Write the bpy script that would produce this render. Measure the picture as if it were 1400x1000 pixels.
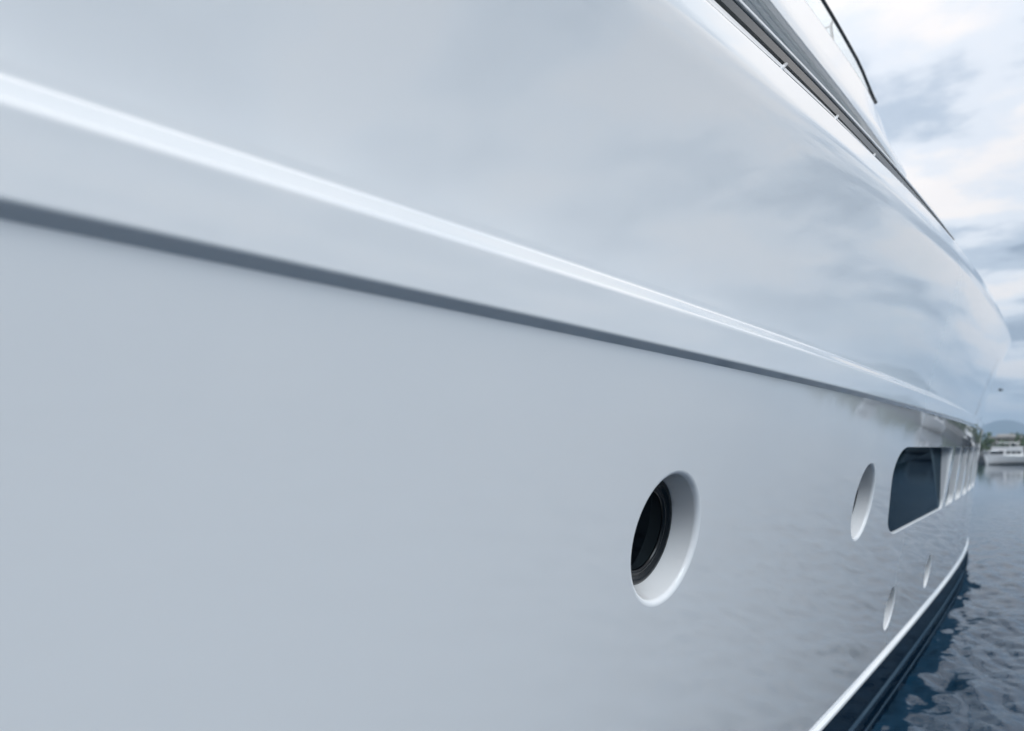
import bpy, math, random
import numpy as np
from mathutils import Vector, Matrix
from mathutils.geometry import delaunay_2d_cdt

for o in list(bpy.data.objects):
    bpy.data.objects.remove(o)
SC = bpy.context.scene
COL = SC.collection

# ------------------------------------------------------------------ camera
EYE = 2.62                                   # eye height above the water
cam_data = bpy.data.cameras.new('camera')
cam = bpy.data.objects.new('camera', cam_data)
COL.objects.link(cam)
cam.location = (0, 0, EYE)
cam.rotation_euler = (math.radians(90), 0, math.atan(740 / 933))
cam_data.sensor_width = 36
cam_data.lens = 36 * 933 / 1400
cam_data.shift_y = 112 / 1400
cam_data.clip_start = 0.02
cam_data.clip_end = 30000
cam_data.dof.use_dof = True
cam_data.dof.focus_distance = 2.9
cam_data.dof.aperture_fstop = 1.5
SC.camera = cam

# ------------------------------------------------------------------ sky and sun (bright overcast)
SUN_EL, SUN_AZ = math.radians(42), math.radians(112)     # azimuth clockwise from +Y (towards +X)
world = bpy.data.worlds.new('World')
SC.world = world
world.use_nodes = True
wn, wl = world.node_tree.nodes, world.node_tree.links
wn.clear()
w_out = wn.new('ShaderNodeOutputWorld')
sky = wn.new('ShaderNodeTexSky')
sky.sky_type = 'NISHITA'
sky.sun_disc = False
sky.sun_elevation = SUN_EL
sky.sun_rotation = SUN_AZ
bg_blue = wn.new('ShaderNodeBackground')
bg_blue.inputs['Strength'].default_value = 0.12
wl.new(sky.outputs[0], bg_blue.inputs['Color'])
tc = wn.new('ShaderNodeTexCoord')
sep = wn.new('ShaderNodeSeparateXYZ')
wl.new(tc.outputs['Generated'], sep.inputs[0])
zab = wn.new('ShaderNodeMath'); zab.operation = 'MAXIMUM'; zab.inputs[1].default_value = 0.0
wl.new(sep.outputs['Z'], zab.inputs[0])
zad = wn.new('ShaderNodeMath'); zad.operation = 'ADD'; zad.inputs[1].default_value = 0.10
wl.new(zab.outputs[0], zad.inputs[0])
dx = wn.new('ShaderNodeMath'); dx.operation = 'DIVIDE'
dy = wn.new('ShaderNodeMath'); dy.operation = 'DIVIDE'
wl.new(sep.outputs['X'], dx.inputs[0]); wl.new(zad.outputs[0], dx.inputs[1])
wl.new(sep.outputs['Y'], dy.inputs[0]); wl.new(zad.outputs[0], dy.inputs[1])
cmb = wn.new('ShaderNodeCombineXYZ')
wl.new(dx.outputs[0], cmb.inputs['X']); wl.new(dy.outputs[0], cmb.inputs['Y'])
def w_noise(scale, detail, rough, loc, dist=0.0, sx=1.0, sy=1.0, rot=0.0):
    mp = wn.new('ShaderNodeMapping')
    mp.inputs['Location'].default_value = loc
    mp.inputs['Scale'].default_value = (sx, sy, 1)
    mp.inputs['Rotation'].default_value = (0, 0, rot)
    wl.new(cmb.outputs[0], mp.inputs['Vector'])
    n = wn.new('ShaderNodeTexNoise')
    n.inputs['Scale'].default_value = scale
    n.inputs['Detail'].default_value = detail
    n.inputs['Roughness'].default_value = rough
    n.inputs['Distortion'].default_value = dist
    wl.new(mp.outputs[0], n.inputs['Vector'])
    return n.outputs['Fac']
def w_ramp(fac, stops):
    r = wn.new('ShaderNodeValToRGB')
    r.color_ramp.interpolation = 'EASE'
    while len(r.color_ramp.elements) < len(stops):
        r.color_ramp.elements.new(0.5)
    for e, (p, c) in zip(r.color_ramp.elements, stops):
        e.position = p; e.color = (*c, 1)
    wl.new(fac, r.inputs[0])
    return r.outputs[0]
tone = w_ramp(w_noise(1.05, 7, 0.52, (8.7, 14.4, 0), 0.0, 1.0, 1.0, 0.0),
              [(0.40, (0.26, 0.315, 0.395)), (0.46, (0.48, 0.545, 0.63)), (0.515, (0.77, 0.80, 0.845)), (0.58, (0.95, 0.895, 0.855))])
bg_cloud = wn.new('ShaderNodeBackground')
bg_cloud.inputs['Strength'].default_value = 1.0
# overcast skies brighten steadily from the horizon to the zenith
grad = wn.new('ShaderNodeMath'); grad.operation = 'MULTIPLY_ADD'; grad.inputs[1].default_value = 0.7; grad.inputs[2].default_value = 1.05
wl.new(zab.outputs[0], grad.inputs[0])
wl.new(grad.outputs[0], bg_cloud.inputs['Strength'])
# distant cloud washes out to a pale veil low over the horizon
ve = wn.new('ShaderNodeMath'); ve.operation = 'MULTIPLY'; ve.inputs[1].default_value = -13.0
wl.new(zab.outputs[0], ve.inputs[0])
vx = wn.new('ShaderNodeMath'); vx.operation = 'EXPONENT'; wl.new(ve.outputs[0], vx.inputs[0])
vf = wn.new('ShaderNodeMath'); vf.operation = 'MULTIPLY'; vf.inputs[1].default_value = 0.85; wl.new(vx.outputs[0], vf.inputs[0])
veil = wn.new('ShaderNodeMix'); veil.data_type = 'RGBA'; veil.inputs['B'].default_value = (0.70, 0.76, 0.84, 1)
wl.new(vf.outputs[0], veil.inputs['Factor']); wl.new(tone, veil.inputs['A'])
wl.new(veil.outputs['Result'], bg_cloud.inputs['Color'])
cover = w_ramp(w_noise(0.6, 4, 0.5, (9.0, 4.0, 0), 0.2),
               [(0.34, (0.80, 0.80, 0.80)), (0.52, (0.97, 0.97, 0.97))])
mixw = wn.new('ShaderNodeMixShader')
wl.new(cover, mixw.inputs[0]); wl.new(bg_blue.outputs[0], mixw.inputs[1]); wl.new(bg_cloud.outputs[0], mixw.inputs[2])
wl.new(mixw.outputs[0], w_out.inputs['Surface'])

sun_data = bpy.data.lights.new('sun', 'SUN')
sun_data.energy = 1.5
sun_data.angle = math.radians(32)
sun_data.color = (0.81, 0.92, 1.0)
sun = bpy.data.objects.new('sun', sun_data)
COL.objects.link(sun)
sdir = Vector((math.sin(SUN_AZ) * math.cos(SUN_EL), math.cos(SUN_AZ) * math.cos(SUN_EL), math.sin(SUN_EL)))
sun.rotation_euler = sdir.to_track_quat('Z', 'Y').to_euler()
sun.location = (20, 10, 40)

vs = SC.view_settings
vs.view_transform = 'Standard'; vs.look = 'None'; vs.exposure = 0.09; vs.gamma = 1.0
vs.use_curve_mapping = False
SC.cycles.max_bounces = 6

# ------------------------------------------------------------------ materials
def mat(name, color, rough=0.5, metallic=0.0, coat=0.0, ior=1.5, vary=0.0, vscale=3.0, bump=0.0, bscale=20.0, spec=0.5):
    m = bpy.data.materials.new(name)
    m.use_nodes = True
    nt = m.node_tree
    b = nt.nodes['Principled BSDF']
    b.inputs['Base Color'].default_value = (*color, 1)
    b.inputs['Roughness'].default_value = rough
    b.inputs['Metallic'].default_value = metallic
    b.inputs['Coat Weight'].default_value = coat
    b.inputs['Coat Roughness'].default_value = 0.02
    b.inputs['IOR'].default_value = ior
    b.inputs['Specular IOR Level'].default_value = spec
    co = nt.nodes.new('ShaderNodeTexCoord')
    if vary > 0:
        n = nt.nodes.new('ShaderNodeTexNoise')
        n.inputs['Scale'].default_value = vscale
        n.inputs['Detail'].default_value = 2
        nt.links.new(co.outputs['Object'], n.inputs['Vector'])
        mx = nt.nodes.new('ShaderNodeMix'); mx.data_type = 'RGBA'
        mx.inputs['A'].default_value = (*[c * (1 - vary) for c in color], 1)
        mx.inputs['B'].default_value = (*[min(1, c * (1 + vary)) for c in color], 1)
        nt.links.new(n.outputs['Fac'], mx.inputs['Factor'])
        nt.links.new(mx.outputs['Result'], b.inputs['Base Color'])
    if bump > 0:
        n = nt.nodes.new('ShaderNodeTexNoise')
        n.inputs['Scale'].default_value = bscale
        n.inputs['Detail'].default_value = 2
        nt.links.new(co.outputs['Object'], n.inputs['Vector'])
        bp = nt.nodes.new('ShaderNodeBump')
        bp.inputs['Strength'].default_value = 1.0
        bp.inputs['Distance'].default_value = bump
        nt.links.new(n.outputs['Fac'], bp.inputs['Height'])
        nt.links.new(bp.outputs['Normal'], b.inputs['Normal'])
        nt.links.new(bp.outputs['Normal'], b.inputs['Coat Normal'])
    return m

M = {}
M['gelcoat'] = mat('white_gelcoat', (0.86, 0.865, 0.87), 0.03, coat=1.0, ior=1.5, vary=0.012, vscale=0.6, bump=0.0009, bscale=1.1)
M['gel_rim'] = mat('white_gelcoat_rim', (0.86, 0.865, 0.87), 0.16, vary=0.01)
M['navy'] = mat('navy_boot_paint', (0.004, 0.012, 0.026), 0.2, vary=0.3, vscale=2.0, spec=0.10)
M['rubber'] = mat('black_rubber', (0.004, 0.006, 0.008), 0.22, vary=0.2, vscale=8, spec=0.3)
M['dark_trim'] = mat('dark_trim', (0.020, 0.026, 0.030), 0.25, vary=0.2, vscale=6)
M['steel'] = mat('stainless_steel', (0.55, 0.57, 0.60), 0.15, 1.0, vary=0.05)
M['soffit'] = mat('grey_soffit', (0.80, 0.84, 0.86), 0.12, vary=0.04)
M['white'] = mat('white_paint', (0.78, 0.78, 0.78), 0.2, vary=0.04)
M['cream'] = mat('cream_paint', (0.66, 0.60, 0.52), 0.3, vary=0.05)
M['deck'] = mat('pale_deck', (0.50, 0.50, 0.49), 0.6, vary=0.1, vscale=5)
M['blue'] = mat('blue_canvas', (0.03, 0.07, 0.2), 0.7, vary=0.2)
M['red'] = mat('red_paint', (0.35, 0.05, 0.04), 0.4, vary=0.1)
M['grey'] = mat('grey_paint', (0.25, 0.27, 0.3), 0.4, vary=0.1)
M['quay'] = mat('wet_quay_stone', (0.065, 0.072, 0.08), 0.8, vary=0.5, vscale=0.4)
M['leaf'] = mat('tree_leaves', (0.045, 0.075, 0.03), 0.8, vary=0.5, vscale=0.3)
M['hill'] = mat('wooded_hill', (0.045, 0.065, 0.06), 0.9, vary=0.4, vscale=0.01)
M['wall'] = mat('render_wall', (0.46, 0.43, 0.42), 0.8, vary=0.1)
M['roof'] = mat('pale_roof', (0.50, 0.48, 0.46), 0.8, vary=0.15)
M['feather'] = mat('dark_feathers', (0.03, 0.03, 0.035), 0.7, vary=0.3)

def tinted_glass(name, color, k):
    # anti-glare tinted glazing: dark body under a weakened mirror coat
    m = bpy.data.materials.new(name); m.use_nodes = True
    nt = m.node_tree; nt.nodes.clear()
    out = nt.nodes.new('ShaderNodeOutputMaterial'); d = nt.nodes.new('ShaderNodeBsdfDiffuse'); g = nt.nodes.new('ShaderNodeBsdfGlossy')
    co = nt.nodes.new('ShaderNodeTexCoord'); n = nt.nodes.new('ShaderNodeTexNoise'); n.inputs['Scale'].default_value = 1.5
    nt.links.new(co.outputs['Object'], n.inputs['Vector'])
    mx = nt.nodes.new('ShaderNodeMix'); mx.data_type = 'RGBA'
    mx.inputs['A'].default_value = (*[c * 0.8 for c in color], 1); mx.inputs['B'].default_value = (*[c * 1.2 for c in color], 1)
    nt.links.new(n.outputs['Fac'], mx.inputs['Factor']); nt.links.new(mx.outputs['Result'], d.inputs['Color'])
    g.inputs['Roughness'].default_value = 0.015
    g.inputs['Color'].default_value = (0.62, 0.85, 1.0, 1)
    fr = nt.nodes.new('ShaderNodeFresnel'); fr.inputs['IOR'].default_value = 1.5
    mu = nt.nodes.new('ShaderNodeMath'); mu.operation = 'MULTIPLY'; mu.inputs[1].default_value = k
    nt.links.new(fr.outputs[0], mu.inputs[0])
    ms = nt.nodes.new('ShaderNodeMixShader')
    nt.links.new(mu.outputs[0], ms.inputs[0]); nt.links.new(d.outputs[0], ms.inputs[1]); nt.links.new(g.outputs[0], ms.inputs[2])
    nt.links.new(ms.outputs[0], out.inputs['Surface'])
    return m
M['glass'] = tinted_glass('dark_glass', (0.002, 0.0025, 0.003), 0.15)
M['navy'] = tinted_glass('navy_boot_paint', (0.003, 0.010, 0.021), 0.14)
M['cabin_glass'] = tinted_glass('tinted_cabin_glass', (0.003, 0.008, 0.016), 0.30)

def clear_glass(name):
    m = bpy.data.materials.new(name); m.use_nodes = True
    b = m.node_tree.nodes['Principled BSDF']
    b.inputs['Base Color'].default_value = (0.86, 0.93, 0.95, 1)
    b.inputs['Roughness'].default_value = 0.0
    b.inputs['Transmission Weight'].default_value = 1.0
    b.inputs['IOR'].default_value = 1.45
    return m
M['clear'] = clear_glass('clear_glass')

# ------------------------------------------------------------------ helpers
def tag(o, label=None, cat=None, group=None, kind=None):
    if label: o['label'] = label
    if cat: o['category'] = cat
    if group: o['group'] = group
    if kind: o['kind'] = kind
    return o
def empty(name, loc=(0, 0, 0), rz=0.0):
    o = bpy.data.objects.new(name, None)
    o.location = loc; o.rotation_euler = (0, 0, rz)
    COL.objects.link(o)
    return o
def mesh_obj(name, verts, faces, m, parent=None, normals=None, smooth=True):
    me = bpy.data.meshes.new(name)
    me.from_pydata([tuple(v) for v in verts], [], [tuple(f) for f in faces])
    me.materials.append(M[m] if isinstance(m, str) else m)
    if smooth:
        me.polygons.foreach_set('use_smooth', [True] * len(me.polygons))
    if normals is not None:
        me.normals_split_custom_set_from_vertices([tuple(n) for n in normals])
    me.update()
    o = bpy.data.objects.new(name, me)
    COL.objects.link(o)
    if parent: o.parent = parent
    return o
class MB:
    """collects solids, builds one mesh"""
    def __init__(s): s.v = []; s.f = []
    def add(s, v, f):
        n = len(s.v); s.v += [tuple(p) for p in v]; s.f += [tuple(i + n for i in q) for q in f]; return s
    def box(s, c, d, rz=0.0, taper=1.0, sx=0.0):
        x, y, z = [k / 2 for k in d]
        P = []
        for sz, t, sh in ((-1, 1, 0), (1, taper, sx)):
            for a, b in ((-1, -1), (1, -1), (1, 1), (-1, 1)):
                px, py = a * x * t + sh, b * y * t
                P.append((c[0] + px * math.cos(rz) - py * math.sin(rz), c[1] + px * math.sin(rz) + py * math.cos(rz), c[2] + sz * z))
        return s.add(P, [(3, 2, 1, 0), (4, 5, 6, 7), (0, 1, 5, 4), (1, 2, 6, 5), (2, 3, 7, 6), (3, 0, 4, 7)])
    def tube(s, pts, r, n=10, cap=True):
        pts = [Vector(p) for p in pts]; rr = r if isinstance(r, (list, tuple)) else [r] * len(pts)
        V = []; Fc = []
        for i, p in enumerate(pts):
            t = (pts[min(i + 1, len(pts) - 1)] - pts[max(i - 1, 0)]).normalized()
            a = t.cross(Vector((0, 0, 1)))
            if a.length < 1e-4: a = Vector((1, 0, 0))
            a.normalize(); b = t.cross(a)
            for k in range(n):
                q = 2 * math.pi * k / n
                V.append(p + (a * math.cos(q) + b * math.sin(q)) * rr[i])
        for i in range(len(pts) - 1):
            for k in range(n):
                Fc.append((i * n + k, i * n + (k + 1) % n, (i + 1) * n + (k + 1) % n, (i + 1) * n + k))
        if cap:
            Fc.append(tuple(range(n - 1, -1, -1))); Fc.append(tuple((len(pts) - 1) * n + k for k in range(n)))
        return s.add(V, Fc)
    def build(s, name, m, parent=None, smooth=False):
        return mesh_obj(name, s.v, s.f, m, parent, smooth=smooth)

class Spline:
    """natural cubic spline"""
    def __init__(s, pts):
        s.x = np.array([p[0] for p in pts], float); s.y = np.array([p[1] for p in pts], float)
        n = len(s.x); h = np.diff(s.x); A = np.zeros((n, n)); r = np.zeros(n)
        A[0, 0] = A[-1, -1] = 1
        for i in range(1, n - 1):
            A[i, i - 1] = h[i - 1]; A[i, i] = 2 * (h[i - 1] + h[i]); A[i, i + 1] = h[i]
            r[i] = 6 * ((s.y[i + 1] - s.y[i]) / h[i] - (s.y[i] - s.y[i - 1]) / h[i - 1])
        s.m = np.linalg.solve(A, r)
    def __call__(s, q):
        i = int(min(max(np.searchsorted(s.x, q) - 1, 0), len(s.x) - 2))
        h = s.x[i + 1] - s.x[i]; a = (s.x[i + 1] - q) / h; b = (q - s.x[i]) / h
        return float(a * s.y[i] + b * s.y[i + 1] + ((a ** 3 - a) * s.m[i] + (b ** 3 - b) * s.m[i + 1]) * h * h / 6)
def sstep(a, b, x):
    t = min(max((x - a) / (b - a), 0), 1); return t * t * (3 - 2 * t)

# ------------------------------------------------------------------ the moored yacht's lines (plan curves, metres)
XC = -5.0                                                         # centre plane
BOOT = Spline([(-14.0, -2.4), (-10.5, -2.093), (-7.0, -1.836), (-3.5, -1.63), (0.0, -1.472), (3.5, -1.362), (7.0, -1.296), (10.5, -1.271), (14.0, -1.293), (17.5, -1.443), (21.0, -1.864), (24.5, -2.596), (28.0, -3.642), (31.5, -5.0)])
RAIL = Spline([(-14.0, -2.2), (-10.31, -1.997), (-6.62, -1.708), (-2.92, -1.365), (0.77, -1.051), (4.46, -0.893), (8.15, -0.855), (11.85, -0.901), (15.54, -1.028), (19.23, -1.272), (22.92, -1.733), (26.62, -2.486), (30.31, -3.57), (34.0, -5.0)])
SHEER = Spline([(-13.16, -2.162), (-9.438, -1.844), (-5.715, -1.524), (-1.993, -1.207), (1.739, -0.921), (5.461, -0.714), (9.184, -0.643), (12.906, -0.656), (16.629, -0.696), (20.351, -0.807), (24.083, -1.127), (27.805, -1.825), (31.528, -3.003), (36.2, -5.0)])
ZB, ZU, ZF = EYE - 2.0, EYE + 0.311, EYE + 0.46                  # white edge, rail underside, rail face top
def zs(y): return EYE + 1.175 + 0.07 * y - (0.00032 * y * y if y > 0 else 0)
def bev_h(y): return 0.16 - 0.002 * min(max(y, 0), 25)
def bev_in(y): return 0.020
def HX(y, z):                                                      # lower topsides
    s = (z - ZB) / (ZU - ZB)
    xb, xi = BOOT(y), RAIL(y) - 0.040
    c = 0.015 * (1 - sstep(9, 20, y))
    return xb + (xi - xb) * s - c * 4 * s * (1 - s) * (0.6 + 0.4 * s)
def HN(y, z):
    e = 0.02
    hy = (HX(y + e, z) - HX(y - e, z)) / (2 * e); hz = (HX(y, z + e) - HX(y, z - e)) / (2 * e)
    return Vector((1, -hy, -hz)).normalized()

yacht = empty('motor_yacht', (-5.0, 0, 0))
yacht.location = (0, 0, 0)
tag(yacht, 'huge glossy white yacht whose side, portholes and rub rail fill the foreground', 'yacht')

def loft(name, ys, prof, m, parent=yacht, mirror=True, close_stern=False):
    """prof(y) -> list of (x, z); normals from the surface itself"""
    G = [prof(y) for y in ys]
    n = len(G[0]); V = []; N = []
    P = np.array([[(p[0], y, p[1]) for p in row] for y, row in zip(ys, G)])
    dY = np.gradient(P, np.array(ys), axis=0)
    dK = np.empty_like(P)
    dK[:, 1:-1] = P[:, 2:] - P[:, :-2]; dK[:, 0] = P[:, 1] - P[:, 0]; dK[:, -1] = P[:, -1] - P[:, -2]
    NN = np.cross(dY, dK); ln = np.linalg.norm(NN, axis=2, keepdims=True); NN = NN / np.maximum(ln, 1e-9)
    P[:, :, 0] = np.maximum(P[:, :, 0], XC)
    V = P.reshape(-1, 3).tolist(); N = NN.reshape(-1, 3).tolist()
    Fc = []
    for i in range(len(ys) - 1):
        for k in range(n - 1):
            q = (i * n + k, (i + 1) * n + k, (i + 1) * n + k + 1, i * n + k + 1)
            if all(V[a][0] <= XC + 1e-6 for a in q): continue
            Fc.append(q)
    if mirror:
        nv = len(V)
        V += [(2 * XC - v[0], v[1], v[2]) for v in V]; N += [(-v[0], v[1], v[2]) for v in N]
        Fc += [tuple(a + nv for a in reversed(q)) for q in Fc]
    return mesh_obj(name, V, Fc, m, parent, N)

def fillet(pts, rads, n=5):
    """round the corners of an open 2D polyline; keeps the same point count for every call"""
    out = [pts[0]]
    for i in range(1, len(pts) - 1):
        a, b, c = [np.array(pts[k], float) for k in (i - 1, i, i + 1)]
        r = rads[i - 1]
        u, w = a - b, c - b; lu, lw = np.linalg.norm(u), np.linalg.norm(w); u /= lu; w /= lw
        r_ = min(r, 0.45 * lu, 0.45 * lw)
        p0, p1 = b + u * r_, b + w * r_
        eps = min(0.004, 0.05 * min(lu, lw))
        out.append(tuple(p0 + u * eps))
        for k in range(n + 1):
            t = k / n
            q = (1 - t) ** 2 * p0 + 2 * t * (1 - t) * b + t * t * p1
            out.append(tuple(q))
        out.append(tuple(p1 + w * eps))
    out.append(pts[-1])
    return out

YS = list(np.arange(-14, -2, 1.0)) + list(np.arange(-2, 24, 0.25)) + list(np.arange(24, 36.3, 0.5))

# ---- openings in the side: (y, z, radius)
PORTHOLES = [(2.352, EYE - 0.339, 0.262), (5.32, EYE - 0.384, 0.286), (7.30, EYE - 1.527, 0.218), (9.68, EYE - 1.513, 0.212)]
WINDOWS = [(6.03, 10.0), (10.27, 11.2), (11.47, 12.4), (12.67, 13.6), (13.87, 14.8), (15.07, 16.0)]
WZ0, WZ1 = EYE - 0.76, EYE + 0.006
def frame_at(y, z):
    n = HN(y, z)
    t2 = Vector((0, 0, 1)); t2 = (t2 - n * t2.dot(n)).normalized()
    t1 = t2.cross(n) * -1
    if t1.y < 0: t1 = -t1
    return Vector((HX(y, z), y, z)), t1, t2, n
def ring_circle(p, n=96):
    c, t1, t2, nn = frame_at(p[0], p[1])
    R = []
    for k in range(n):
        a = 2 * math.pi * k / n
        q = c + t1 * (p[2] * math.cos(a)) + t2 * (p[2] * math.sin(a))
        R.append((q.y, q.z))
    return R
def ring_rect(y0, y1, z0, z1, corners=None, n=12):
    """corners: (ry, rz) for top-far, top-near, bottom-near, bottom-far"""
    cs = corners or [(0.12, 0.12)] * 4
    R = []
    for (ry, rz), ey, ez, sy, sz, a0 in zip(cs, (y1, y0, y0, y1), (z1, z1, z0, z0), (1, -1, -1, 1), (1, 1, -1, -1), (0, 90, 180, 270)):
        for k in range(n + 1):
            a = math.radians(a0 + 90 * k / n)
            R.append((ey - sy * ry + ry * math.cos(a), ez - sz * rz + rz * math.sin(a)))
    return R
RINGS = [ring_circle(p) for p in PORTHOLES] + [ring_rect(a, b, WZ0, WZ1, [(0.12, 0.12), (0.60, 0.30), (0.45, 0.16), (0.12, 0.12)] if i == 0 else None) for i, (a, b) in enumerate(WINDOWS)]
RINGS[len(PORTHOLES)] = [(y + 0.42 * (WZ1 - z) / (WZ1 - WZ0) * (WINDOWS[0][1] - y) / (WINDOWS[0][1] - WINDOWS[0][0]), z) for y, z in RINGS[len(PORTHOLES)]]   # raked near end
def inside(poly, y, z):
    c = False; n = len(poly)
    for i in range(n):
        y0, z0 = poly[i]; y1, z1 = poly[i - 1]
        if (z0 > z) != (z1 > z) and y < (y1 - y0) * (z - z0) / (z1 - z0) + y0: c = not c
    return c
def near(poly, y, z, d=0.03):
    return any((a - y) ** 2 + (b - z) ** 2 < d * d for a, b in poly)

# ---- hull: lower side with cut openings + remaining grid + upper side
def build_hull():
    V = []; N = []; Fc = []
    zrows = list(np.linspace(ZB, ZU, 19))
    ya, yb = -2.0, 22.0
    # cut region
    pts = []; edges = []
    ycols = list(np.arange(ya, yb + 1e-6, 0.2))
    for y in ycols:
        for z in zrows:
            bd = y in (ycols[0], ycols[-1]) or z in (zrows[0], zrows[-1])
            if not bd and any(near(r, y, z) or inside(r, y, z) for r in RINGS): continue
            pts.append(Vector((float(y), float(z))))
    for r in RINGS:
        n0 = len(pts)
        pts += [Vector(p) for p in r]
        edges += [(n0 + k, n0 + (k + 1) % len(r)) for k in range(len(r))]
    vo, eo, fo, *_ = delaunay_2d_cdt(pts, edges, [], 0, 1e-5)
    for v in vo:
        V.append((HX(v.x, v.y), v.x, v.y)); N.append(tuple(HN(v.x, v.y)))
    for f in fo:
        cy = sum(vo[i].x for i in f) / len(f); cz = sum(vo[i].y for i in f) / len(f)
        if any(inside(r, cy, cz) for r in RINGS): continue
        a, b, c = [vo[i] for i in f[:3]]
        f = list(f)
        if (b.x - a.x) * (c.y - a.y) - (b.y - a.y) * (c.x - a.x) < 0: f.reverse()
        Fc.append(tuple(f))
    def strip(ycs, mir=False):
        n0 = len(V); nz = len(zrows)
        for y in ycs:
            for z in zrows:
                x = max(XC, HX(y, z)); nn = HN(y, z)
                V.append((2 * XC - x if mir else x, y, z)); N.append((-nn.x if mir else nn.x, nn.y, nn.z))
        for i in range(len(ycs) - 1):
            for k in range(nz - 1):
                q = (n0 + i * nz + k, n0 + (i + 1) * nz + k, n0 + (i + 1) * nz + k + 1, n0 + i * nz + k + 1)
                if all(abs(V[a][0] - XC) < 1e-6 for a in q): continue
                Fc.append(tuple(reversed(q)) if mir else q)
    strip(list(np.arange(-14, -1.99, 0.5)))
    strip(list(np.arange(22, 35.01, 0.25)))
    strip(list(np.arange(-14, 35.01, 1.0)), True)
    # transom
    n0 = len(V)
    for x, z in ((HX(-14, ZB), ZB), (HX(-14, ZU), ZU), (SHEER(-14), zs(-14)), (2 * XC - SHEER(-14), zs(-14)), (2 * XC - HX(-14, ZU), ZU), (2 * XC - HX(-14, ZB), ZB)):
        V.append((x, -14, z)); N.append((0, -1, 0))
    Fc.append(tuple(range(n0, n0 + 6)))
    return mesh_obj('hull', V, Fc, 'gelcoat', yacht, N)
hull = build_hull()

def up_profile(y):
    zA = ZF + 0.075; xA = RAIL(y) - 0.0701
    zS, xS = zs(y), SHEER(y)
    h, bi = bev_h(y), bev_in(y)
    zT = zS + h
    c = 0.012 + 0.10 * sstep(14, 27, y)
    far = sstep(3, 13, y)
    w, g, wg = 0.020 - 0.014 * far, 0.011 + 0.003 * far, 0.016 - 0.010 * far   # soft knuckle with a small overhanging lip
    mL = (xS - xA + 4 * c * 0.9) / (zS - zA); mB = -bi / h
    body = []
    s_end = 1 - 0.12 / (zS - zA)
    for k in range(17):
        s = s_end * k / 16
        body.append((xA + (xS - xA) * s - c * 4 * s * (1 - s), zA + (zS - zA) * s))
    x_j = body[-1][0]; dz0 = body[-1][1] - zS
    mL = (xS - x_j) / (-dz0)
    kn = []
    for k in range(1, 45):
        dz = dz0 + (h - 0.02 - dz0) * k / 44
        t = dz / w
        sp = w * (math.log1p(math.exp(-abs(t))) + max(t, 0))
        kn.append((xS + mL * dz + (mB - mL) * sp + g * (1 / (1 + math.exp(-(dz - 0.02) / wg)) - 1 / (1 + math.exp(-(dz0 - 0.02) / wg))), zS + dz))
    xT = kn[-1][0] + mB * 0.02
    dn = 0.40 - 0.32 * sstep(5, 12, y)
    head = fillet([kn[-1], (xT, zT), (xT - 0.030, zT + 0.045), (xT - 0.13, zT + 0.05), (xT - 0.135, zT + 0.05 - dn)], [0.010, 0.010, 0.010], 5)
    return body + kn + head[1:]
loft('bulwark', YS, up_profile, 'gelcoat')

def rail_profile(y):
    x = RAIL(y)
    tp = 1 - sstep(28, 34, y)
    pts = [(x - 0.042, ZU - 0.0015), (x - 0.012, ZU + 0.020), (x, ZF), (x - 0.0725, ZF + 0.061), (x - 0.0685, ZF + 0.084)]
    return fillet(pts, [0.006, 0.010, 0.007], 6)
loft('rub_rail', YS, rail_profile, 'gelcoat')

def spray_profile(y):
    x = BOOT(y)
    return fillet([(x - 0.01, ZB + 0.010), (x + 0.026, ZB - 0.004), (x + 0.028, ZB - 0.030), (x + 0.0, ZB - 0.05)], [0.008, 0.008], 4)
loft('spray_rail', [y for y in YS if y <= 33], spray_profile, 'gelcoat')
def boot_profile(y):
    x = BOOT(y)
    return fillet([(x + 0.014, ZB - 0.036), (x - 0.006, 0.31), (x + 0.020, 0.28), (x + 0.018, 0.24), (x - 0.02, 0.10), (x - 0.004, 0.08), (x - 0.01, 0.05), (x - 0.14, -0.7)], [0.01] * 6, 3)
loft('boot_stripe', [y for y in YS if y <= 33], boot_profile, 'navy')

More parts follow.
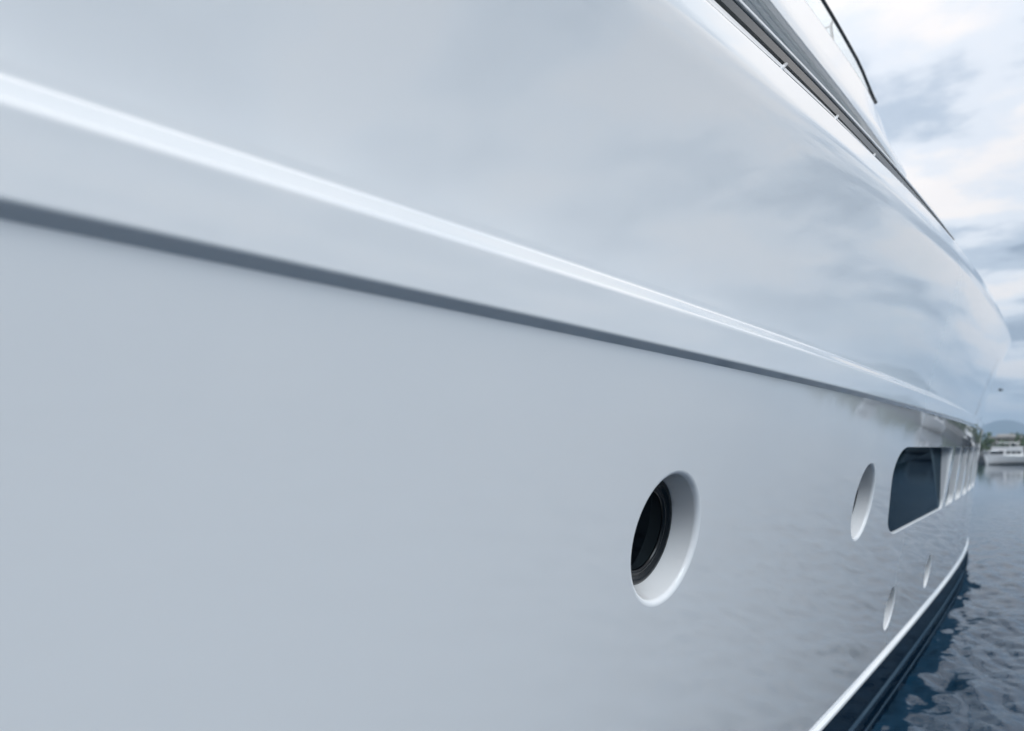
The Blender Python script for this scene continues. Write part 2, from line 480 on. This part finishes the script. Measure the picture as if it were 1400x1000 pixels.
# ---- portholes and windows
def opening(name, ring, depth, fil, shrink, pane_mat, gasket=None, tilt=0.0):
    """rounded white reveal running inboard from the cut edge, dark pane at its end"""
    cy = sum(p[0] for p in ring) / len(ring); cz = sum(p[1] for p in ring) / len(ring)
    n = len(ring); V = []; N = []; Fc = []
    base = [Vector((HX(y, z), y, z)) for y, z in ring]
    nrm = [HN(y, z) for y, z in ring]
    nc = HN(cy, cz)
    inw = []
    for k in range(n):
        t = (base[(k + 1) % n] - base[k - 1]).normalized()
        w = nrm[k].cross(t).normalized()
        if w.dot(Vector((HX(cy, cz), cy, cz)) - base[k]) < 0 and name == 'porthole': w = -w
        inw.append(w)
    if name != 'porthole':
        area = sum(ring[i - 1][0] * ring[i][1] - ring[i][0] * ring[i - 1][1] for i in range(n))
        if inw[0].dot(Vector((0, cy - ring[0][0], cz - ring[0][1]))) < 0: inw = [-w for w in inw]
    rows = []
    for k in range(7):
        a = math.pi / 2 * k / 6
        rows.append((fil * math.sin(a), fil * (1 - math.cos(a)), a))
    # offsets: inward distance d, depth h, normal blend angle
    for k in range(1, 7):
        t = k / 6
        rows.append((fil + shrink * t, fil + (depth - fil) * t, math.pi / 2))
    for d, h, a in rows:
        for k in range(n):
            zz = (ring[k][1] - min(q[1] for q in ring)) / (max(q[1] for q in ring) - min(q[1] for q in ring))
            p = base[k] + inw[k] * d - nrm[k] * (h * (1 + tilt * zz / depth))
            V.append(p)
            N.append((nrm[k] * math.cos(a) + inw[k] * math.sin(a)).normalized())
    m = len(rows)
    for i in range(m - 1):
        for k in range(n):
            Fc.append((i * n + k, i * n + (k + 1) % n, (i + 1) * n + (k + 1) % n, (i + 1) * n + k))
    a, b, c = V[0], V[1], V[n]
    if (b - a).cross(c - a).dot(Vector(N[0])) < 0: Fc = [tuple(reversed(f)) for f in Fc]
    rim = mesh_obj(name, V, Fc, 'gel_rim', yacht, N)
    last = V[-n:]
    cen = sum(last, Vector()) / n
    if gasket:
        gv = []; gf = []; prof = [(0.004, -0.004), (0.004, 0.012), (-0.008, 0.017), (-0.022, 0.014), (-0.028, 0.006), (-0.034, 0.006), (-0.042, 0.010), (-0.052, 0.006), (-0.054, -0.004)]
        for d, h in prof:
            for k in range(n):
                gv.append(last[k] - inw[k] * d + nrm[k] * h)
        for i in range(len(prof) - 1):
            for k in range(n):
                q = (i * n + k, i * n + (k + 1) % n, (i + 1) * n + (k + 1) % n, (i + 1) * n + k)
                gf.append(q)
        a, b, c = gv[2 * n], gv[2 * n + 1], gv[3 * n]
        if (b - a).cross(c - a).dot(nc) < 0: gf = [tuple(reversed(f)) for f in gf]
        mesh_obj('gasket', gv, gf, 'rubber', rim)
    fr = [p + (cen - p) * (-0.01) for p in last] 
    pv = [p - nrm[k] * 0.0 for k, p in enumerate(fr)] + [p - nrm[k] * 0.02 for k, p in enumerate(fr)]
    pf = [tuple(range(n)), tuple(range(2 * n - 1, n - 1, -1))] + [(k, (k + 1) % n, n + (k + 1) % n, n + k) for k in range(n)]
    if (pv[1] - pv[0]).cross(pv[n // 2] - pv[0]).dot(nc) < 0: pf = [tuple(reversed(f)) for f in pf]
    mesh_obj('pane', pv, pf, pane_mat, rim, smooth=False)
    return rim
for (p, ring) in zip(PORTHOLES, RINGS):
    opening('porthole', ring, 0.112 if p[2] > 0.25 else 0.10, 0.022 if p[2] > 0.25 else 0.015, 0.034, 'glass', gasket=p[2] > 0.25)
for k, ring in enumerate(RINGS[len(PORTHOLES):]):
    opening('window', ring, 0.022 if k == 0 else 0.06, 0.008, 0.004, 'cabin_glass', tilt=0.105 if k == 0 else 0.03)

# ---- deck, cap handrail with brackets
dk_y = [y for y in YS if y <= 36.5][::2]
dv = []; df = []
for y in dk_y:
    x = max(XC + 0.01, SHEER(y) - bev_in(y) - 0.17 - 0.9 * sstep(9, 22, y))
    dv += [(x, y, zs(y) - 0.12), (2 * XC - x, y, zs(y) - 0.12)]
for i in range(len(dk_y) - 1): df.append((2 * i, 2 * i + 2, 2 * i + 3, 2 * i + 1))
mesh_obj('deck', dv, df, 'deck', yacht, smooth=False)

def top_xz(y): return SHEER(y) - bev_in(y) - 0.03, zs(y) + bev_h(y) + 0.045
def hr_gap(y): return 0.014 + 0.075 * (1 - sstep(1.5, 7.6, y))
def handrail_profile(y):
    x, z = top_xz(y); z = z + hr_gap(y); x -= 0.022
    c = [(x, z), (x, z + 0.050), (x - 0.06, z + 0.052), (x - 0.06, z), (x, z)]
    return fillet(c, [0.01, 0.01, 0.01], 3)
hy = list(np.arange(-10, 7.61, 0.2))
def toe_profile(y):
    x, z = top_xz(y); x -= 0.012
    return [(x, z + 0.010), (x - 0.002, z + 0.004 + 0.55 * hr_gap(y)), (x - 0.02, z + 0.006 + 0.55 * hr_gap(y)), (x - 0.05, z + 0.005 + 0.55 * hr_gap(y))]
loft('toe_rail', hy, toe_profile, 'white', mirror=False)
def cap_profile(y):
    x, z = top_xz(y); z += 0.003; x -= 0.006
    return fillet([(x, z), (x + 0.002, z + 0.016), (x - 0.05, z + 0.018), (x - 0.05, z), (x, z)], [0.003] * 3, 2)
loft('cap_strip', list(np.arange(7.7, 37.01, 0.3)), cap_profile, 'dark_trim', mirror=False)
hr = loft('handrail', hy, handrail_profile, 'dark_trim', mirror=False)
def edge_profile(y):
    x, z = top_xz(y); z += hr_gap(y) + 0.056; x -= 0.016
    return fillet([(x - 0.03, z), (x, z), (x, z + 0.014), (x - 0.05, z + 0.016)], [0.003, 0.003], 2)
loft('rail_edge', hy, edge_profile, 'white', hr, mirror=False)
for y in np.arange(-8.55, 6.6, 0.72):
    x, z = top_xz(y); g = hr_gap(y)
    b = MB().tube([(x - 0.012, y - 0.02, z + 0.004), (x - 0.012, y + 0.02, z + g * 0.5), (x - 0.022, y + 0.10, z + g + 0.012)], [0.014, 0.009, 0.008], 8)
    b.build('bracket', 'white', hr, smooth=True)

# ---- deckhouse and upper-deck overhang
XO = Spline([(-12, -2.4), (-6, -2.1), (0, -1.76), (3, -1.575), (4.75, -1.48), (6.5, -1.375), (8.9, -1.285)])
ZO = EYE + 3.0
def fascia_top(y): return EYE + 3.47 - 0.45 * sstep(7.2, 9.1, y) ** 1.0
def over_profile(y):
    x = XO(y); t = 1 - sstep(8.75, 8.9, y) * 0.6
    zt_ = fascia_top(y)
    return fillet([(x - 0.6, zt_ - 0.01), (x - 0.12, zt_), (x - 0.055, zt_ - 0.03), (x, ZO + 0.10), (x - 0.006, ZO), (x - 0.045, ZO - 0.002), (x - 0.075, ZO + 0.035)], [0.02, 0.03, 0.05, 0.01, 0.01], 4)[::-1]
oy = list(np.arange(-10, 8.95, 0.25))
ov = loft('deck_overhang', oy, over_profile, 'gelcoat')
def soffit_profile(y):
    x = XO(y)
    return fillet([(x - 1.0, ZO + 0.02), (x - 0.135, ZO + 0.02), (x - 0.133, ZO + 0.010), (x - 0.122, ZO + 0.010), (x - 0.120, ZO + 0.022), (x - 0.09, ZO + 0.024), (x - 0.085, ZO + 0.034), (x - 0.06, ZO + 0.034)], [0.002] * 6, 2)[::-1]
loft('soffit', oy, soffit_profile, 'soffit', ov)
def house_profile(y):
    x = XO(y) - 0.27; zb = zs(y) - 0.45
    return fillet([(x - 0.02, ZO + 0.03), (x, ZO - 0.10), (x + 0.03, ZO - 0.13), (x + 0.10, zb)], [0.02, 0.02], 3)[::-1]
hs = loft('deckhouse', list(np.arange(-10, 7.6, 0.25)), house_profile, 'white')
def hw_profile(y):
    x = XO(y) - 0.27; zb = zs(y) + 0.1
    return [(x + 0.028 + 0.07 * t, ZO - 0.62 + (zb - ZO + 0.62) * t) for t in (0, 0.3, 0.6, 1)][::-1]
loft('window_band', list(np.arange(-9.5, 7.3, 0.25)), hw_profile, 'cabin_glass', hs)
# front end walls closing the deckhouse and the overhang
fr = MB()
x0 = XO(7.5) - 0.2
fr.add([(x0, 7.5, zs(7.5) - 0.45), (2 * XC - x0, 7.5, zs(7.5) - 0.45), (2 * XC - x0 + 0.4, 7.1, ZO + 0.02), (x0 - 0.4, 7.1, ZO + 0.02)], [(0, 1, 2, 3)])
fr.build('front_wall', 'white', hs)
fo = MB()
x0 = XO(8.9)
fo.add([(x0 - 0.01, 8.9, ZO), (2 * XC - x0 + 0.01, 8.9, ZO), (2 * XC - x0 + 0.05, 8.88, ZO + 0.04), (x0 - 0.05, 8.88, ZO + 0.04), (x0 - 0.6, 7.2, ZO + 0.45), (2 * XC - x0 + 0.6, 7.2, ZO + 0.45)], [(0, 1, 2, 3), (3, 2, 5, 4)])
fo.build('front_edge', 'white', ov)
# glass balustrade and its dark rail on the upper deck
def pipe_pt(y):
    dz = 0.24 - 0.10 * sstep(5.6, 7.7, y) - 0.10 * sstep(7.0, 7.75, y)
    return (XO(y) - 0.09, y, EYE + 3.44 + dz + 0.02)
py = list(np.arange(-9, 7.61, 0.2)) + [7.72]
pr = MB().tube([pipe_pt(y) for y in py], 0.018, 10).build('balustrade_rail', 'dark_trim', yacht, smooth=True)
gl = MB()
for y in py[:-2]:
    p = pipe_pt(y); zt_ = fascia_top(y) - 0.004
    gl.v += [(p[0] + 0.004, y, zt_), (p[0] + 0.004, y, p[2] - 0.012), (p[0] - 0.006, y, p[2] - 0.012), (p[0] - 0.006, y, zt_)]
ng = len(py) - 2
for i in range(ng - 1):
    for k in range(4):
        gl.f.append((i * 4 + k, (i + 1) * 4 + k, (i + 1) * 4 + (k + 1) % 4, i * 4 + (k + 1) % 4))
gl.f += [(0, 1, 2, 3), tuple((ng - 1) * 4 + k for k in (3, 2, 1, 0))]
gl.build('glass_panel', 'clear', pr)
for y in np.arange(-8.4, 7.0, 2.1):
    p = pipe_pt(y); q = pipe_pt(y - 0.12)
    MB().tube([(p[0] - 0.03, y + 0.1, fascia_top(y) - 0.01), (p[0] - 0.03, y, p[2] - 0.05), (p[0], y - 0.02, p[2])], 0.012, 8) \
        .tube([(p[0] - 0.03, y, p[2] - 0.05), (p[0] - 0.22, y, p[2] - 0.06)], 0.008, 8).build('stanchion', 'steel', pr, smooth=True)

# ------------------------------------------------------------------ water
def build_water():
    rng = np.random.default_rng(7)
    xs = np.unique(np.concatenate([np.arange(-1.7, 1.6, 0.035), np.arange(1.6, 2.5, 0.06), np.arange(2.5, 9, 0.1), np.arange(-3, -1.7, 0.2), np.linspace(9, 60, 90), np.linspace(60, 400, 18), [900, 2500, 9000],
                                   -np.linspace(3, 60, 40), -np.linspace(60, 400, 14), [-900, -2500, -9000]]))
    ysl = [-9000, -2500, -600, -200, -60] + list(np.arange(-30, 2, 0.5))
    y = 2.0
    while y < 260:
        ysl.append(y); y += max(0.04, y * y / 3000)
    ysl += [320, 420, 600, 1000, 2500, 9000]
    ys_ = np.array(sorted(set(ysl)))
    X, Y = np.meshgrid(xs, ys_)
    gx = np.gradient(xs)[None, :]; gy = np.gradient(ys_)[:, None]
    Z = np.zeros_like(X)
    for k in range(110):
        lam = 0.16 * (9 ** rng.random())
        th = math.radians(rng.normal(200, 42))
        kx, ky = 2 * math.pi / lam * math.cos(th), 2 * math.pi / lam * math.sin(th)
        slope = 0.028 * (1.05 if lam < 0.25 else 1.0 if lam < 0.45 else 0.85 if lam < 0.9 else 0.6)
        amp = slope * lam / (2 * math.pi) * (0.5 + rng.random()) * 1.15
        att = np.clip(1.5 - 3.2 * np.abs(kx) * gx / (2 * math.pi) , 0, 1) * np.clip(1.5 - 3.2 * np.abs(ky) * gy / (2 * math.pi), 0, 1)
        wob = 0.7 * np.sin(X * 0.11 * (1 + k % 3) + Y * 0.07 * (1 + k % 4) + k)
        ph = kx * X + ky * Y + rng.random() * 6.283 + wob
        Z += amp * att * (np.sin(ph) + 0.22 * np.cos(2 * ph))
    far = np.clip((300 - np.hypot(X, Y)) / 200, 0, 1)
    Z *= far * (0.20 + 0.80 * np.exp(-np.clip(np.hypot(X, Y) - 11, 0, None) / 12))
    nx, ny = len(xs), len(ys_)
    V = np.stack([X, Y, Z], 2).reshape(-1, 3)
    idx = np.arange(nx * ny).reshape(ny, nx)
    Fc = np.stack([idx[:-1, :-1], idx[:-1, 1:], idx[1:, 1:], idx[1:, :-1]], 2).reshape(-1, 4)
    me = bpy.data.meshes.new('water')
    me.from_pydata(V.tolist(), [], Fc.tolist())
    me.polygons.foreach_set('use_smooth', [True] * len(me.polygons))
    m = bpy.data.materials.new('harbour_water'); m.use_nodes = True
    nt = m.node_tree; b = nt.nodes['Principled BSDF']
    b.inputs['Base Color'].default_value = (0.003, 0.030, 0.064, 1)
    b.inputs['Roughness'].default_value = 0.04
    b.inputs['IOR'].default_value = 1.37
    co = nt.nodes.new('ShaderNodeTexCoord')
    sp_ = nt.nodes.new('ShaderNodeSeparateXYZ'); nt.links.new(co.outputs['Object'], sp_.inputs[0])
    mr = nt.nodes.new('ShaderNodeMapRange')                      # ripples die down in the lee of the far quay
    mr.inputs['From Min'].default_value = 9; mr.inputs['From Max'].default_value = 48
    mr.inputs['To Min'].default_value = 1.0; mr.inputs['To Max'].default_value = 0.16
    nt.links.new(sp_.outputs['Y'], mr.inputs['Value']); shelter = mr.outputs[0]
    prev = None
    for sc_, di, rot in ((3.2, 0.006, 0.4), (11.0, 0.0042, -0.3)):
        mp = nt.nodes.new('ShaderNodeMapping'); mp.inputs['Scale'].default_value = (1, 1.5, 1); mp.inputs['Rotation'].default_value = (0, 0, rot)
        nt.links.new(co.outputs['Object'], mp.inputs['Vector'])
        n = nt.nodes.new('ShaderNodeTexNoise'); n.inputs['Scale'].default_value = sc_; n.inputs['Detail'].default_value = 4; n.inputs['Distortion'].default_value = 0.4
        nt.links.new(mp.outputs[0], n.inputs['Vector'])
        bp = nt.nodes.new('ShaderNodeBump'); bp.inputs['Distance'].default_value = di; bp.inputs['Strength'].default_value = 1.0
        nt.links.new(n.outputs['Fac'], bp.inputs['Height'])
        nt.links.new(shelter, bp.inputs['Strength'])
        if prev: nt.links.new(prev, bp.inputs['Normal'])
        prev = bp.outputs['Normal']
    nt.links.new(prev, b.inputs['Normal'])
    me.materials.append(m)
    o = bpy.data.objects.new('water', me); COL.objects.link(o)
    o['kind'] = 'structure'
build_water()

# ------------------------------------------------------------------ far shore
def hill_sheet():
    random.seed(3)
    pk = [(-243, 5300, 190, 105), (-1500, 5400, 500, 120), (1100, 5400, 500, 110), (2400, 5200, 900, 170), (-3200, 5000, 1000, 200), (3900, 4700, 800, 130)]
    xs = np.linspace(-5500, 5500, 360); ys_ = np.linspace(4200, 6300, 30)
    X, Y = np.meshgrid(xs, ys_)
    Z = np.full_like(X, -3.0)
    for (cx, cy, w, h) in pk:
        Z += h * np.exp(-((X - cx) / w) ** 2 - ((Y - cy) / 520) ** 2)
    Z += 62 * np.exp(-((Y - 5300) / 400) ** 2)
    rng = np.random.default_rng(2)
    for k in range(14):
        lam = 120 + 500 * rng.random(); th = rng.random() * 6.28
        Z += 0.012 * lam * np.sin((X * math.cos(th) + Y * math.sin(th)) * 6.28 / lam + k) * np.clip(Z / 60, 0, 1)
    n0, n1 = X.shape
    V = np.stack([X, Y, Z], 2).reshape(-1, 3).tolist()
    idx = np.arange(n0 * n1).reshape(n0, n1)
    Fc = np.stack([idx[:-1, :-1], idx[:-1, 1:], idx[1:, 1:], idx[1:, :-1]], 2).reshape(-1, 4).tolist()
    o = mesh_obj('hills', V, Fc, 'hill'); o['kind'] = 'structure'
hill_sheet()

def ground_strip():
    v = []; f = []
    xs = np.linspace(-400, 500, 60)
    for x in xs:
        yo = 0.0008 * (x - 0) ** 2 * 0.3
        v += [(x, 176 + 0.05 * x, -1.0), (x, 176.5 + 0.05 * x, 0.9), (x, 260, 1.5), (x, 420, 3.5), (x, 421, -1)]
    for i in range(len(xs) - 1):
        for k in range(4): f.append((i * 5 + k, (i + 1) * 5 + k, (i + 1) * 5 + k + 1, i * 5 + k + 1))
    o = mesh_obj('shore', v, f, 'quay', smooth=False); o['kind'] = 'structure'
ground_strip()

def treeline():
    rng = random.Random(11)
    V = []; Fc = []
    for k in range(420):
        x = rng.uniform(-110, 230); y = rng.uniform(184, 240)
        h = rng.uniform(2.8, 5.6) ; w = h * rng.uniform(0.5, 0.9)
        for j in range(60):
            th = rng.uniform(0, 6.283); ph = math.acos(rng.uniform(-0.6, 1)); rr = rng.uniform(0.75, 1.05)
            c = Vector((x + w * rr * math.sin(ph) * math.cos(th), y + w * rr * math.sin(ph) * math.sin(th), 1.2 + h * 0.5 + h * 0.5 * rr * math.cos(ph)))
            s = rng.uniform(0.35, 0.8)
            a = Vector((rng.uniform(-1, 1), rng.uniform(-1, 1), rng.uniform(-1, 1))).normalized(); b = a.orthogonal().normalized()
            n = len(V); V += [c + a * s, c - a * s * 0.5 + b * s, c - a * s * 0.5 - b * s]; Fc.append((n, n + 1, n + 2))
    o = mesh_obj('treeline', V, Fc, 'leaf', smooth=False)
    tag(o, 'dark green belt of trees along the far shore', 'trees', kind='stuff')
treeline()

def house(loc, w, d, h, label):
    r = empty('harbour_building', loc); tag(r, label, 'building')
    MB().box((0, 0, h / 2), (w, d, h)).build('wall', 'wall', r)
    MB().box((0, 0, h + 0.15), (w + 0.8, d + 0.8, 0.3)).box((0, 0, h + 0.55), (w * 0.6, d * 0.6, 0.5)).build('roof', 'roof', r)
    n = int(w // 2.2)
    for k in range(n):
        wx = -w / 2 + (k + 0.5) * w / n
        f = MB().box((wx, -d / 2 - 0.02, h * 0.55), (1.1, 0.06, 1.2)).build('window', 'white', r)
        MB().box((wx, -d / 2 - 0.06, h * 0.55), (0.9, 0.04, 1.0)).build('pane', 'cabin_glass', f)
house((-8.6, 196, 0.9), 5.5, 6, 4.0, 'low pale flat-roofed building among trees behind the far motorboat')

q = MB()
q.box((10, 158, 0.1), (150, 5, 1.5))
tag(q.build('quay_wall', 'quay'), 'dark stone quay at the foot of the far shore', 'quay')

# ------------------------------------------------------------------ moored boats
def boat_hull(L, B, H, n=14):
    V = []; Fc = []; K = 7
    for i in range(n):
        t = i / (n - 1); x = -L / 2 + L * t
        bw = B / 2 * (1 - max(0, (t - 0.45) / 0.55) ** 2.2) * (0.92 + 0.08 * min(1, t * 4))
        sh = H * (1 + 0.28 * t * t)
        for k in range(K):
            s = k / (K - 1); a = -1 + 2 * s
            yy = bw * (abs(a) ** 0.6) * (1 if a > 0 else -1) if a else 0
            zz = -0.35 + (sh + 0.35) * abs(a) ** 1.7
            xx = x + (0.10 * L * t * t * (abs(a) ** 1.2 - 1) * 0.9)
            V.append((xx, yy * (0.86 + 0.14 * abs(a)), zz))
    for i in range(n - 1):
        for k in range(K - 1): Fc.append((i * K + k, i * K + k + 1, (i + 1) * K + k + 1, (i + 1) * K + k))
    Fc.append(tuple(range(K - 1, -1, -1)))
    for i in range(n - 1): Fc.append((i * K + K - 1, i * K, (i + 1) * K, (i + 1) * K + K - 1))
    return V, Fc
def cruiser(loc, rz, L, label, hullm='white', canvas='white', fly=True):
    r = empty('motorboat', loc, rz); tag(r, label, 'motorboat', 'motorboats moored at the far quay')
    B = L * 0.34; H = 0.10 * L + 0.25
    v, f = boat_hull(L, B, H); mesh_obj('hull', v, f, hullm, r, smooth=False)
    MB().box((-L * 0.02, 0, 0.12), (L * 0.86, B * 0.93, 0.05)).build('waterline_stripe', 'navy', r)
    MB().box((-L * 0.06, 0, H + 0.55), (L * 0.52, B * 0.76, 1.1), taper=0.86, sx=-0.25).build('cabin', 'white', r)
    for s in (-1, 1):
        for k in range(3):
            MB().box((-L * 0.20 + k * L * 0.14, s * B * 0.362, H + 0.62), (L * 0.11, 0.06, 0.42)).build('window', 'cabin_glass', r)
    MB().box((L * 0.195 - 0.12, 0, H + 0.64), (0.12, B * 0.6, 0.5), sx=-0.2).build('windscreen', 'cabin_glass', r)
    if fly:
        MB().box((-L * 0.10, 0, H + 1.32), (L * 0.40, B * 0.74, 0.42), taper=1.06).build('flybridge', canvas, r)
        MB().box((-L * 0.12, 0, H + 2.15), (L * 0.30, B * 0.62, 0.10), taper=0.9).tube([(-L * .22, B * .28, H + 1.5), (-L * .22, B * .28, H + 2.12)], .04, 6).tube([(-L * .22, -B * .28, H + 1.5), (-L * .22, -B * .28, H + 2.12)], .04, 6).tube([(-L * .02, B * .28, H + 1.5), (-L * .02, B * .28, H + 2.12)], .04, 6).tube([(-L * .02, -B * .28, H + 1.5), (-L * .02, -B * .28, H + 2.12)], .04, 6).build('bimini', canvas, r)
    rp = [(L * 0.12, B * 0.44, H * 1.1 + 0.5), (L * 0.33, B * 0.33, H * 1.2 + 0.55), (L * 0.46, 0, H * 1.28 + 0.6), (L * 0.33, -B * 0.33, H * 1.2 + 0.55), (L * 0.12, -B * 0.44, H * 1.1 + 0.5)]
    MB().tube(rp, 0.025, 6).build('bow_rail', 'steel', r)
    return r
def sailboat(loc, rz, L, label, hullm='white', cover='blue'):
    r = empty('sailing_boat', loc, rz); tag(r, label, 'sailing boat')
    B = L * 0.3; H = 0.09 * L + 0.2
    v, f = boat_hull(L, B, H); mesh_obj('hull', v, f, hullm, r, smooth=False)
    MB().box((0, 0, H + 0.25), (L * 0.45, B * 0.6, 0.5), taper=0.85).build('cabin', 'white', r)
    MB().tube([(L * 0.08, 0, H), (L * 0.08, 0, H + L * 1.25)], [0.10, 0.07], 8).build('mast', 'grey', r)
    MB().tube([(L * 0.08, 0, H + 1.3), (-L * 0.36, 0, H + 1.25)], [0.19, 0.13], 8).build('boom', cover, r)
    for zz in (0.45, 0.8):
        MB().tube([(L * 0.08, -B * 0.3, H + L * 1.25 * zz), (L * 0.08, B * 0.3, H + L * 1.25 * zz)], 0.03, 6).build('spreader', 'grey', r)
    return r
cruiser((-6.1, 131, 0), math.radians(-118), 9.5, 'white motorboat with canopy moored at the far quay beyond the bow')
cruiser((3.6, 132, 0), math.radians(-100), 11, 'white flybridge motorboat with navy hull at the far quay', 'navy')
cruiser((13.5, 120, 0), math.radians(-80), 13, 'large all white flybridge motorboat at the far quay')
cruiser((25, 112, 0), math.radians(-95), 10, 'low white motorboat without flybridge at the far quay, rightmost', fly=False)
sailboat((1.2, 138, 0), math.radians(-95), 11, 'white sailing boat with blue sail cover at the far quay')

# ------------------------------------------------------------------ a bird beyond the bow
def bird():
    c = Vector((-3.5, 71.0, EYE + 4.83))
    r = empty('bird', c); tag(r, 'tiny dark bird flying in the sky beyond the bow', 'bird')
    MB().tube([(-0.16, 0, 0), (-0.1, 0, 0.02), (0.0, 0, 0.03), (0.1, 0, 0.03), (0.17, 0, 0.0)], [0.02, 0.07, 0.10, 0.07, 0.02], 8).build('body', 'feather', r, True)
    for s in (-1, 1):
        MB().add([(0.08, 0.05 * s, 0.04), (-0.08, 0.05 * s, 0.04), (-0.12, 0.20 * s, 0.13), (0.02, 0.2 * s, 0.14), (-0.15, 0.34 * s, 0.08), (0.08, 0.05 * s, 0.02), (-0.08, 0.05 * s, 0.02), (-0.12, 0.20 * s, 0.11), (0.02, 0.2 * s, 0.12)],
                 [(0, 1, 2, 3), (3, 2, 4), (8, 7, 6, 5), (4, 7, 8), (0, 3, 8, 5), (1, 6, 7, 2)]).build('wing', 'feather', r)
bird()

# ------------------------------------------------------------------ haze
hz = MB().box((0, 0, 150), (14000, 14000, 302)).build('haze', 'white')
hm = bpy.data.materials.new('haze_air'); hm.use_nodes = True
hn = hm.node_tree.nodes; hn.clear()
ho = hn.new('ShaderNodeOutputMaterial'); hv = hn.new('ShaderNodeVolumePrincipled')
hv.inputs['Color'].default_value = (0.58, 0.78, 1.0, 1)
hv.inputs['Density'].default_value = 0.00028
hm.node_tree.links.new(hv.outputs[0], ho.inputs['Volume'])
hz.data.materials.clear(); hz.data.materials.append(hm)
hz['kind'] = 'stuff'; hz['label'] = 'thin pale blue haze over the harbour'
